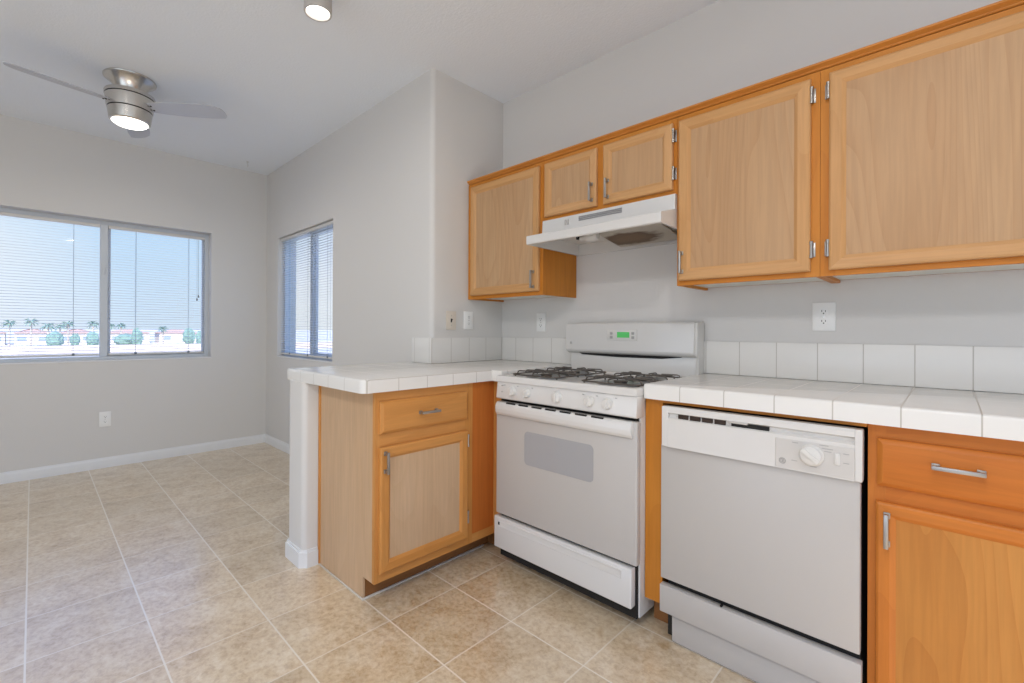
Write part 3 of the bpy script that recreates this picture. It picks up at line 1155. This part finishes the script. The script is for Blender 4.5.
# burners: bowl, head, cap and a wire grate over each
for gx_ in (0.812, 1.222):
    for gy_ in (-0.525, -0.285):
        mb = MB()
        mb.lathe([(0.0, 0.9365), (0.050, 0.9365), (0.080, 0.940), (0.093, 0.9455), (0.098, 0.9455), (0.100, 0.943), (0.100, 0.936), (0.0, 0.934)], gx_, gy_, 40)
        bo = mb.build('burner_bowl', BOWL, rg)
        mb = MB()
        mb.lathe([(0.0, 0.955), (0.026, 0.955), (0.031, 0.952), (0.031, 0.949), (0.027, 0.947), (0.027, 0.938), (0.0, 0.938)], gx_, gy_, 28)
        mb.build('burner_head', BLACK, bo)
        mb = MB()
        hx, hy, zt = 0.136, 0.108, 0.966
        fr = rounded([(gx_-hx, gy_-hy), (gx_+hx, gy_-hy), (gx_+hx, gy_+hy), (gx_-hx, gy_+hy)], {0: 0.022, 1: 0.022, 2: 0.022, 3: 0.022})
        mb.tube([(x, y, 0.9505) for x, y in fr], 0.0036, 8, closed=True)
        for sx, sy in ((1, 0), (-1, 0), (0, 1), (0, -1)):
            a = (gx_+sx*hx, gy_+sy*hy)
            b_ = (gx_+sx*0.026, gy_+sy*0.026)
            mb.tube([(a[0], a[1], 0.9505), (a[0]-sx*0.006, a[1]-sy*0.006, zt-0.003), (a[0]-sx*0.016, a[1]-sy*0.016, zt), (b_[0], b_[1], zt), (b_[0], b_[1], zt-0.008)], 0.0036, 8)
        for sx, sy in ((1, 1), (1, -1), (-1, 1), (-1, -1)):
            a = (gx_+sx*hx*0.98, gy_+sy*hy*0.62)
            b_ = (gx_+sx*0.052, gy_+sy*0.045)
            mb.tube([(a[0], a[1], 0.9505), (a[0]-sx*0.006, a[1], zt-0.003), (a[0]-sx*0.016, a[1], zt), (b_[0], b_[1], zt)], 0.0033, 8)
        for sx in (-1, 1):
            for sy in (-1, 1):
                mb.cyl((gx_+sx*hx*0.95, gy_+sy*hy*0.8, 0.9505), (gx_+sx*hx*0.95, gy_+sy*hy*0.8, 0.9405), 0.004, seg=8)
        mb.build('burner_grate', BLACK, rg)

# backguard: riser, slot and the overhanging clock box
mb = MB()
mb.box(X0+0.004, X1-0.024, -0.072, -0.012, 0.925, 1.062, 0.004)
bg = mb.build('backguard', WHITE, rg)
mb = MB()
mb.prism([(-0.012, 1.040), (-0.070, 1.040), (-0.098, 1.052), (-0.104, 1.064), (-0.096, 1.205), (-0.088, 1.215), (-0.012, 1.217)], 'x', X0-0.012, X1-0.024, 0.003, 2)
cb = mb.build('clock_box', WHITE, bg)
mb = MB()
mb.prism([(-0.012, 0.93), (-0.074, 0.93), (-0.078, 1.04), (-0.100, 1.056), (-0.092, 1.210), (-0.012, 1.217)], 'x', X1-0.024, X1-0.010, 0.002, 1)
mb.build('end_cap', WPLAST, bg)
mb = MB()
mb.prism([(0.690, 1.046), (0.72, 1.034), (0.95, 1.027), (1.20, 1.029), (1.30, 1.040), (1.31, 1.052), (0.70, 1.052)], 'y', -0.0755, -0.070)
mb.build('vent_slot', SLOT, bg)
mb = MB()
mb.box(0.900, 1.075, -0.1035, -0.0985, 1.118, 1.176, 0.002)
cl = mb.build('clock_bezel', WPLAST, cb)
mb = MB()
mb.box(0.962, 1.034, -0.1050, -0.1030, 1.134, 1.164)
mb.build('clock_display', GREEN, cl)
for i in range(2):
    for j in (0, 1):
        mb = MB()
        mb.box(0.918+j*0.128, 0.934+j*0.128, -0.1048, -0.1030, 1.128+i*0.022, 1.142+i*0.022, 0.002, 1)
        mb.build('clock_button', GREYT, cl)


def ring_logo(f, u, v, r_, parent, name='logo_badge'):
    """small round monogram badge: a ring with two looping strokes"""
    mb = MB()
    N = 24
    mb.tube([f(u+r_*math.cos(2*math.pi*i/N), v+r_*math.sin(2*math.pi*i/N), 0.0005) for i in range(N)], r_*0.13, 6, closed=True)
    g = [(0.05, 0.55), (-0.35, 0.60), (-0.60, 0.20), (-0.55, -0.30), (-0.25, -0.55), (0.0, -0.30), (-0.05, 0.0), (-0.25, 0.0)]
    e = [(0.55, 0.45), (0.30, 0.60), (0.12, 0.35), (0.35, 0.08), (0.12, -0.15), (0.20, -0.50), (0.50, -0.50), (0.62, -0.25)]
    for s in (g, e):
        mb.tube([f(u+a*r_, v+b*r_, 0.0005) for a, b in s], r_*0.09, 6)
    return mb.build(name, GREYT, parent)


ring_logo(FY(-0.1045), 0.660, 1.100, 0.006, cb)

# ------------------------------------------------------------------ range hood
hdt = thing('range_hood', (1.0, -0.25, 1.62), 'white range hood with a grease-stained filter above the gas range', 'range hood')
HX0, HX1 = 0.640, 1.3815
out = [(-0.003, 1.774), (-0.346, 1.774), (-0.350, 1.706), (-0.480, 1.672), (-0.483, 1.668), (-0.483, 1.630), (-0.478, 1.626), (-0.468, 1.626), (-0.468, 1.656), (-0.345, 1.690), (-0.338, 1.758), (-0.003, 1.758)]
mb = MB()
mb.prism(out, 'x', HX0+0.010, HX1-0.010)
end = [(-0.003, 1.774), (-0.346, 1.774), (-0.350, 1.706), (-0.480, 1.672), (-0.483, 1.668), (-0.483, 1.630), (-0.478, 1.626), (-0.003, 1.622)]
mb.prism(end, 'x', HX0-0.0005, HX0+0.010)
mb.prism(end, 'x', HX1-0.010, HX1+0.0005)
mb.box(HX0+0.010, HX1-0.010, -0.013, -0.003, 1.622, 1.758)
mb.build('hood_shell', WHITE, hdt, smooth=20)
mb = MB()
mb.box(HX0+0.010, HX1-0.010, -0.330, -0.013, 1.688, 1.694)
mb.box(HX0+0.010, HX1-0.010, -0.330, -0.318, 1.664, 1.690)
mb.build('inner_pan', WPLAST, hdt, smooth=0)
# filter with its brown grease stain
FIL = mat('filter_mesh', (170, 164, 154), 0.45, 0.4)
t = NT(FIL)
co = t.coords((1, 1, 1), out='Generated')
vm = t.n('ShaderNodeVectorMath', operation='DISTANCE')
t.l(co, vm.inputs[0])
vm.inputs[1].default_value = (0.34, 0.55, 0.4)
d_ = t.math('ADD', vm.outputs['Value'], t.math('MULTIPLY', t.math('SUBTRACT', t.noise(co, 5, 4), 0.5), 0.35))
c = t.ramp(d_, [(0.18, (118, 92, 62)), (0.40, (100, 76, 50)), (0.54, (186, 178, 164)), (0.9, (188, 182, 172))])
t.l(c, t.b.inputs['Base Color'])
mb = MB()
mb.prism([(-0.285, 1.676), (-0.285, 1.668), (-0.050, 1.630), (-0.050, 1.638)], 'x', 0.950, 1.290, 0.002, 1)
mb.build('grease_filter', FIL, hdt)
mb = MB()
mb.lathe([(0.0, 0.0), (0.012, 0.0), (0.014, 0.02), (0.022, 0.035), (0.028, 0.055), (0.027, 0.075), (0.018, 0.090), (0.0, 0.095)], 0, 0, 24,
         lambda u, v, h: (0.855+h*1.2, -0.300+u, 1.655+v*0.9))
mb.build('light_bulb', WPLAST, hdt)
mb = MB()
mb.box(0.840, 0.858, -0.318, -0.282, 1.650, 1.689, 0.003)
mb.build('bulb_socket', SLOT, hdt)
mb = MB()
for i in range(2):
    mb.box(0.79+i*0.016, 0.80+i*0.016, -0.3535, -0.346, 1.728, 1.756, 0.002, 1)
mb.build('rocker_switches', WHITE2, hdt)
mb = MB()
for i in range(3):
    mb.box(0.880, 1.125, -0.3515, -0.3465, 1.737+i*0.0085, 1.7425+i*0.0085)
mb.build('vent_strip', TRIMGREY, hdt)

# ------------------------------------------------------------------ dishwasher
dw = thing('dishwasher', (1.77, -0.35, 0), 'white built-in dishwasher with a round dial under the right counter', 'dishwasher')
DX0, DX1 = 1.470, 2.064
mb = MB()
mb.box(DX0+0.012, DX1-0.008, -0.625, -0.04, 0.02, 0.880)
mb.build('tub', SLOT, dw, smooth=0)
mb = MB()
mb.box(DX0-0.008, DX1-0.006, -0.648, -0.620, 0.236, 0.742, 0.004)
ddoor = mb.build('door', WHITE2, dw)
# control panel with the long recess along its top
mb = MB()
f = FY(-0.630)
mb.prism([(-0.625, 0.738), (-0.661, 0.738), (-0.661, 0.843), (-0.648, 0.849), (-0.648, 0.860), (-0.661, 0.866), (-0.661, 0.880), (-0.655, 0.888), (-0.625, 0.888)], 'x', DX0+0.024, DX1-0.018, 0)
mb.box(DX0, DX0+0.0245, -0.661, -0.625, 0.738, 0.888, 0.003)
mb.box(DX1-0.0185, DX1, -0.661, -0.625, 0.738, 0.888, 0.003)
dcp = mb.build('control_panel', WHITE, dw, smooth=20)
for i in range(4):
    mb = MB()
    a = 1.530+i*0.0425
    mb.box(a, a+0.036, -0.6540, -0.6475, 0.8445, 0.8645)
    mb.build('vent_slot', BROWNSLOT, dcp)
mb = MB()
mb.box(1.712, 1.826, -0.6530, -0.6475, 0.8465, 0.8600)
mb.build('latch_slot', SLOT, dcp)
mb = MB()
mb.box(1.702, 1.765, -0.663, -0.6475, 0.858, 0.866, 0.002)
mb.build('latch_lever', WHITE2, dcp)
mb = MB()
mb.box(1.846, 2.046, -0.6625, -0.660, 0.742, 0.833, 0.001, 1)
ov = mb.build('fascia', DWF, dcp)
dk = knob(1.942, 0.794, -0.6625, dcp, 0.029, WPLAST, rot=-0.9)
mb = MB()
mb.box(1.999, 2.013, -0.668, -0.662, 0.777, 0.813, 0.003)
mb.build('rocker_switch', WPLAST, dcp)
for a, b_, z in ((1.892, 1.908, 0.824), (1.962, 1.985, 0.828), (1.968, 1.996, 0.819), (1.974, 1.992, 0.811), (1.890, 1.906, 0.768), (1.938, 1.956, 0.759), (2.020, 2.034, 0.812), (2.020, 2.034, 0.785)):
    MB().box(a, b_, -0.6633, -0.6620, z, z+0.0022).build('dial_mark', GREYT, dcp)
ring_logo(FY(-0.6628), 1.866, 0.763, 0.0085, dcp)
mb = MB()
mb.box(DX0-0.008, DX1-0.002, -0.655, -0.625, 0.112, 0.214, 0.003)
mb.build('access_panel', WHITE2, dw)
mb = MB()
mb.box(DX0+0.030, DX1-0.030, -0.632, -0.600, 0.004, 0.113, 0.002)
mb.build('toe_panel', WHITE2, dw)
mb = MB()
mb.cyl((1.68, -0.650, 0.219), (1.68, -0.640, 0.219), 0.004, seg=10)
mb.build('screw', SLOT, dw)


# ------------------------------------------------------------------ plates
def plate(f, u, v, label, kind, cat='outlet', w=0.074, h=0.118, m=PLATE, group='wall plates'):
    p = f(u, v, 0.0)
    root = thing('light_switch' if kind == 'toggle' else 'power_outlet', p, label, cat, group)
    mb = MB()
    fbox(mb, f, u-w/2, u+w/2, v-h/2, v+h/2, 0.0004, 0.0065, 0.0025)
    mb.build('cover_plate', m, root)
    if kind == 'duplex':
        for s in (-1, 1):
            mb = MB()
            zc = v+s*0.0205
            pts_ = [(0.0168*math.cos(q), 0.0168*math.sin(q)) for q in [2*math.pi*i/24 for i in range(24)]]
            pts_ = [(max(-0.0168, min(0.0168, a)), max(-0.0135, min(0.0135, b))) for a, b in pts_]
            A = [mb.bm.verts.new(f(u+a, zc+b, 0.006)) for a, b in pts_]
            B = [mb.bm.verts.new(f(u+a, zc+b, 0.0082)) for a, b in pts_]
            for i in range(24):
                mb.bm.faces.new((A[i], A[(i+1) % 24], B[(i+1) % 24], B[i]))
            mb.bm.faces.new(A[::-1]); mb.bm.faces.new(B)
            rc_ = mb.build('receptacle', m, root)
            mb = MB()
            fbox(mb, f, u-0.0075, u-0.0053, zc-0.001, zc+0.0075, 0.008, 0.0086)
            fbox(mb, f, u+0.0053, u+0.0075, zc-0.001, zc+0.0065, 0.008, 0.0086)
            a_, b_ = f(u, zc-0.0065, 0.008), f(u, zc-0.0065, 0.0086)
            mb.cyl(a_, b_, 0.0026, seg=12)
            mb.build('slots', SLOT, rc_)
        mb = MB()
        mb.cyl(f(u, v, 0.006), f(u, v, 0.0075), 0.0028, seg=12)
        mb.build('screw', STEEL, root)
    else:
        mb = MB()
        fbox(mb, f, u-0.005, u+0.005, v-0.012, v+0.012, 0.006, 0.0085, 0.001)
        p0, p1 = f(u, v, 0.0075), f(u, v+0.007, 0.017)
        mb.cyl(p0, p1, 0.0042, 0.0034, seg=10)
        mb.build('toggle', SLOT if kind == 'toggle' else m, root)
        for s in (-1, 1):
            mb = MB()
            mb.cyl(f(u, v+s*0.030, 0.006), f(u, v+s*0.030, 0.0075), 0.0028, seg=12)
            mb.build('screw', STEEL, root)
    return root


plate(FY(0.0), 1.865, 1.233, 'white duplex outlet on the wall above the right counter', 'duplex', w=0.080)
plate(FY(0.0), 0.354, 1.223, 'white duplex outlet above the backsplash just left of the range', 'duplex')
plate(FX(0.0), -0.470, 1.231, 'beige switch plate with a dark toggle on the short wall, left of a white plate', 'toggle', 'switch', m=ALMOND, w=0.080)
plate(FX(0.0), -0.322, 1.234, 'white duplex outlet on the short wall beside the beige switch plate', 'duplex', w=0.080)
plate(FX(XF), -1.903, 0.408, 'white duplex outlet low on the far wall under the wide window', 'duplex', w=0.078, h=0.125)

# ------------------------------------------------------------------ ceiling fan
FXc, FYc = -1.490, -1.902
fan = thing('ceiling_fan', (FXc, FYc, H), 'brushed nickel ceiling fan with three silver blades and a lit lamp', 'ceiling fan')
mb = MB()
mb.lathe([(0.0, H-0.001), (0.134, H-0.001), (0.138, H-0.006), (0.136, H-0.013), (0.120, H-0.022), (0.098, H-0.045), (0.082, H-0.080), (0.078, H-0.105), (0.0, H-0.105)], FXc, FYc, 56)
mb.build('canopy', STEEL, fan)
mb = MB()
mb.lathe([(0.0, 2.672), (0.112, 2.672), (0.130, 2.668), (0.132, 2.662), (0.131, 2.646), (0.1255, 2.645), (0.1255, 2.641), (0.129, 2.640), (0.123, 2.590), (0.119, 2.566), (0.112, 2.565), (0.112, 2.561), (0.116, 2.560), (0.109, 2.508), (0.106, 2.494), (0.098, 2.488), (0.0, 2.490)], FXc, FYc, 56)
mo = mb.build('motor_housing', STEEL, fan)
mb = MB()
mb.lathe([(0.1275, 2.6455), (0.1270, 2.6405), (0.120, 2.6405), (0.120, 2.6455), (0.1275, 2.6455)], FXc, FYc, 56)
mb.lathe([(0.1150, 2.5655), (0.1145, 2.5605), (0.105, 2.5605), (0.105, 2.5655), (0.1150, 2.5655)], FXc, FYc, 56)
mb.build('housing_groove', SLOT, mo)
mb = MB()
mb.lathe([(0.0, 2.470), (0.050, 2.471), (0.080, 2.476), (0.094, 2.486), (0.097, 2.493), (0.0, 2.494)], FXc, FYc, 48)
mb.build('lamp_lens', LENS, fan)
for ang in (53, 167, 282):
    a = math.radians(ang)
    ex, ey = Vector((math.cos(a), math.sin(a), 0)), Vector((-math.sin(a), math.cos(a), 0))
    pitch = math.radians(-13)
    outline = [(0.115, -0.040), (0.20, -0.056), (0.36, -0.066), (0.46, -0.067), (0.520, -0.058), (0.556, -0.030), (0.567, 0.0), (0.566, 0.035), (0.552, 0.056), (0.46, 0.064), (0.30, 0.062), (0.18, 0.052), (0.115, 0.040)]
    mb = MB()
    T, B = [], []
    for u, v in outline:
        pt = Vector((FXc, FYc, 2.595)) + ex*u + ey*v*math.cos(pitch) + Vector((0, 0, v*math.sin(pitch)))
        T.append(mb.bm.verts.new(pt+Vector((0, 0, 0.003))))
        B.append(mb.bm.verts.new(pt-Vector((0, 0, 0.003))))
    n = len(T)
    for i in range(n):
        mb.bm.faces.new((T[i], T[(i+1) % n], B[(i+1) % n], B[i]))
    mb.bm.faces.new(T); mb.bm.faces.new(B[::-1])
    bl = mb.build('blade', BLADE, fan)
    mb = MB()
    for q in (-0.02, 0.02):
        p = Vector((FXc, FYc, 2.595)) + ex*0.131 + ey*q*math.cos(pitch) + Vector((0, 0, q*math.sin(pitch)))
        mb.cyl(p-Vector((0, 0, 0.0065)), p+Vector((0, 0, 0.0065)), 0.0055, seg=10)
    mb.build('blade_screws', SLOT, bl)
lamp('fan_bulb', 'AREA', (FXc, FYc, 2.466), 5, (1.0, 0.96, 0.90), (0, 0, 0), parent=fan, shape='DISK', size=0.19)


# ------------------------------------------------------------------ ceiling downlights
def downlight(x, y, label, power):
    root = thing('ceiling_downlight', (x, y, H), label, 'ceiling light', 'cylinder downlights')
    z0 = 2.642
    mb = MB()
    mb.lathe([(0.0, H-0.001), (0.060, H-0.001), (0.062, H-0.004), (0.062, z0+0.004), (0.0605, z0), (0.0535, z0), (0.0525, z0+0.003), (0.051, z0+0.020), (0.0, z0+0.022)], x, y, 40)
    mb.build('housing', WHITE2, root)
    mb = MB()
    mb.lathe([(0.0, z0+0.008), (0.034, z0+0.009), (0.0495, z0+0.013), (0.0495, z0+0.019), (0.0, z0+0.0205)], x, y, 40)
    mb.build('lens', LENS, root)
    lamp('downlight_bulb', 'AREA', (x, y, z0-0.004), power, (1.0, 0.985, 0.97), (0, 0, 0), parent=root, shape='DISK', size=0.09)
    return root


downlight(0.150, -1.405, 'small lit cylinder downlight on the ceiling at the top edge', 1.4)
downlight(2.25, -1.90, 'added unseen cylinder downlight in the middle of the kitchen ceiling', 9)  # added out of view to brighten the kitchen
lx, ly = 2.05, -3.50
kl = thing('added_ceiling_light', (lx, ly, H), 'added unseen flat rectangular fill light on the ceiling behind', 'ceiling light')  # added out of view as a soft fill for the kitchen
mb = MB()
mb.loops(lambda u, v, w: (u, v, H-0.001-w), (lx-0.66, lx+0.66, ly-0.36, ly+0.36), [(0, 0), (0, 0.060), (0.004, 0.066), (0.028, 0.066), (0.032, 0.060), (0.032, 0)], mats=False)
mb.build('frame', WHITE2, kl)
mb = MB()
mb.box(lx-0.63, lx+0.63, ly-0.33, ly+0.33, H-0.052, H-0.044)
mb.build('diffuser', FILL_GLOW, kl)
lamp('added_fill_panel', 'AREA', (lx, ly, H-0.060), 38, (1.0, 0.985, 0.97), (0, 0, 0), parent=kl, shape='RECTANGLE', size=1.2, size_y=0.6)
downlight(0.150, -3.30, 'added unseen cylinder downlight farther back on the dining side of the ceiling', 3)  # added out of view, lifts the dining side

# plant hook on the ceiling near the far corner
mb = MB()
hx_, hy_ = -2.52, -0.895
mb.lathe([(0.0, H-0.001), (0.011, H-0.001), (0.010, H-0.005), (0.0, H-0.006)], hx_, hy_, 16)
mb.tube([(hx_, hy_, H-0.003), (hx_, hy_, H-0.024)] + [(hx_+0.011*math.sin(a), hy_, H-0.035+0.011*math.cos(a)) for a in [math.pi*i/8 for i in range(0, 11)]], 0.0024, 8)
tag(mb.build('ceiling_hook', WPLAST, loc=(hx_, hy_, H)), 'tiny white hook in the ceiling near the far corner', 'hook')

# ------------------------------------------------------------------ outside the windows
GZ = -3.2
GROUND = mat('desert_ground', (226, 214, 204), 0.9)
t = NT(GROUND)
c = t.ramp(t.noise(t.coords((1, 1, 1)), 0.12, 4), [(0.35, (220, 206, 194)), (0.65, (232, 222, 212))])
t.l(c, t.b.inputs['Base Color'])
struct(MB().box(-4000, -4.5, -3000, 3000, GZ-0.5, GZ).build('ground', GROUND, smooth=0))
STUCCO = mat('stucco', (232, 222, 212), 0.9)
ROOFT = mat('clay_roof', (214, 172, 152), 0.8)
DARKW = mat('house_window', (164, 176, 192), 0.3)
BLOCK = mat('block_wall', (224, 206, 192), 0.9)
LEAF = mat('palm_leaf', (140, 166, 148), 0.7)  # paleness of distant haze is put into the leaf colour
LEAF2 = mat('bush_leaf', (138, 166, 150), 0.8)  # green paled in the colour itself to stand for haze
TRUNK = mat('palm_trunk', (206, 190, 174), 0.9)

tag(MB().box(-106.2, -106.0, -160, 160, GZ, GZ+1.45, 0.02, 1).build('block_wall', BLOCK, loc=(-106, 0, GZ)),
    'long low pinkish block wall outside the wide window', 'wall')


def house(x, y, w, d, h, rot, label):
    root = thing('house', (x, y, GZ), label, 'house', 'houses outside the windows')
    mb = MB()
    mb.box(x-d/2, x+d/2, y-w/2, y+w/2, GZ, GZ+h)
    mb.build('walls', STUCCO, root, smooth=0)
    mb = MB()
    e = 0.5
    z0, z1 = GZ+h, GZ+h+1.15
    V = [mb.bm.verts.new(p) for p in ((x-d/2-e, y-w/2-e, z0), (x+d/2+e, y-w/2-e, z0), (x+d/2+e, y+w/2+e, z0), (x-d/2-e, y+w/2+e, z0), (x, y-w/2+d/2, z1), (x, y+w/2-d/2, z1))]
    for q in ((0, 1, 4), (1, 2, 5, 4), (2, 3, 5), (3, 0, 4, 5), (3, 2, 1, 0)):
        mb.bm.faces.new([V[i] for i in q])
    mb.build('roof', ROOFT, root, smooth=0)
    for s in (-0.3, 0.28):
        mb = MB()
        mb.box(x+d/2, x+d/2+0.06, y+s*w-0.9, y+s*w+0.9, GZ+1.0, GZ+2.2)
        mb.build('window', DARKW, root, smooth=0)
    return root


def ypix(px, x):
    """y on the plane x of the line of sight through image column px"""
    th = YAW + math.atan((px-(512-18.63))/FPX)
    return -2.3363 + (2.2443-x)*math.tan(th)


HX = -172.0
hs = [(-14, 7, 'house at the left edge of the wide window'), (33, 7, 'house behind the palms left of the window centre post'),
      (77, 7, 'house just left of the window centre post'), (127, 10, 'house behind the long bush right of the window centre post'),
      (176, 10, 'house at the right end of the wide window')]
for px, w, lab in hs:
    house(HX-4, ypix(px, HX-4), w, 8, 3.15, 0, 'distant white '+lab)
house(-90, 62, 20, 9, 2.6, 0, 'distant pale house seen through the narrow side window')


def palm(x, y, h, cr, label):
    root = thing('palm_tree', (x, y, GZ), label, 'palm tree', 'palms outside the wide window')
    mb = MB()
    mb.tube([(x, y, GZ), (x+0.1, y+0.05, GZ+h*0.5), (x+0.05, y, GZ+h)], 0.20, 8)
    mb.build('trunk', TRUNK, root)
    mb = MB()
    rng = random.Random(int(abs(y)*100))
    for i in range(26):
        a = 2*math.pi*i/26+rng.uniform(-0.15, 0.15)
        el = rng.uniform(-0.6, 1.0)
        d = Vector((math.cos(a)*math.cos(el), math.sin(a)*math.cos(el), math.sin(el)))
        s = d.cross(Vector((0, 0, 1))).normalized()*0.22
        p0 = Vector((x+0.05, y, GZ+h))
        p1 = p0+d*cr*0.55
        p2 = p0+d*cr+Vector((0, 0, -cr*0.30))
        up_ = Vector((0, 0, 0.05))
        v = [mb.bm.verts.new(q) for q in (p0, p1+s+up_, p2, p1-s+up_, p1-Vector((0, 0, 0.08)))]
        mb.bm.faces.new((v[0], v[1], v[2], v[3]))
        mb.bm.faces.new((v[0], v[4], v[1])); mb.bm.faces.new((v[0], v[3], v[4]))
        mb.bm.faces.new((v[1], v[4], v[2])); mb.bm.faces.new((v[4], v[3], v[2]))
    mb.build('crown', LEAF, root, smooth=0)
    return root


def bush(x, y, h, w, label):
    b = bmesh.new()
    bmesh.ops.create_icosphere(b, subdivisions=3, radius=1.0)
    rng = random.Random(int(abs(y)*77))
    for v in b.verts:
        k = 1+rng.uniform(-0.16, 0.16)
        v.co = Vector((x+v.co.x*w*0.5*k, y+v.co.y*w*0.5*k, GZ+h*0.5+v.co.z*h*0.5*k))
    mb = MB()
    mb._merge(b)
    return tag(mb.build('bush', LEAF2, loc=(x, y, GZ), smooth=0), label, 'bush', 'bushes outside the wide window')


PXX = -160.0
for px, h, cr, lab, sx_ in ((9, 5.6, 1.2, 'palm farthest left in the wide window', 7),
                       (31, 6.0, 1.4, 'tallest palm left of the window centre post', 0), (48, 4.9, 1.5, 'wide palm just left of the blind cord', 7),
                       (60, 4.6, 1.3, 'low palm beside the blind cord', 0), (68, 5.5, 1.3, 'palm right of the left blind cord', 7),
                       (93, 5.6, 1.4, 'palm close left of the window centre post', 0), (109.5, 5.0, 1.3, 'palm close right of the window centre post', 7),
                       (121, 5.3, 1.1, 'slim palm right of the window centre post', 0), (163, 4.4, 1.2, 'short palm between the cords of the right pane', 7)):
    palm(PXX+sx_, ypix(px, PXX+sx_), h, cr*1.25, 'distant green '+lab)
for px, h, w, lab, sx_ in ((55, 3.1, 2.6, 'under the low palms left of the centre post', 6), (75, 2.8, 1.6, 'small and dark near the left blind cord', 0),
                      (93, 3.2, 2.2, 'below the palm close left of the centre post', 6), (126, 2.6, 4.5, 'long and low right of the centre post', 0),
                      (137, 3.9, 2.0, 'tall at the first cord of the right pane', 6), (189, 3.9, 2.6, 'round at the right cord of the right pane', 0),
                      (201, 3.4, 2.2, 'at the right jamb of the wide window', 6)):
    bush(-150.0+sx_, ypix(px, -150.0+sx_), h*1.15, w*1.15, 'distant green bush '+lab)
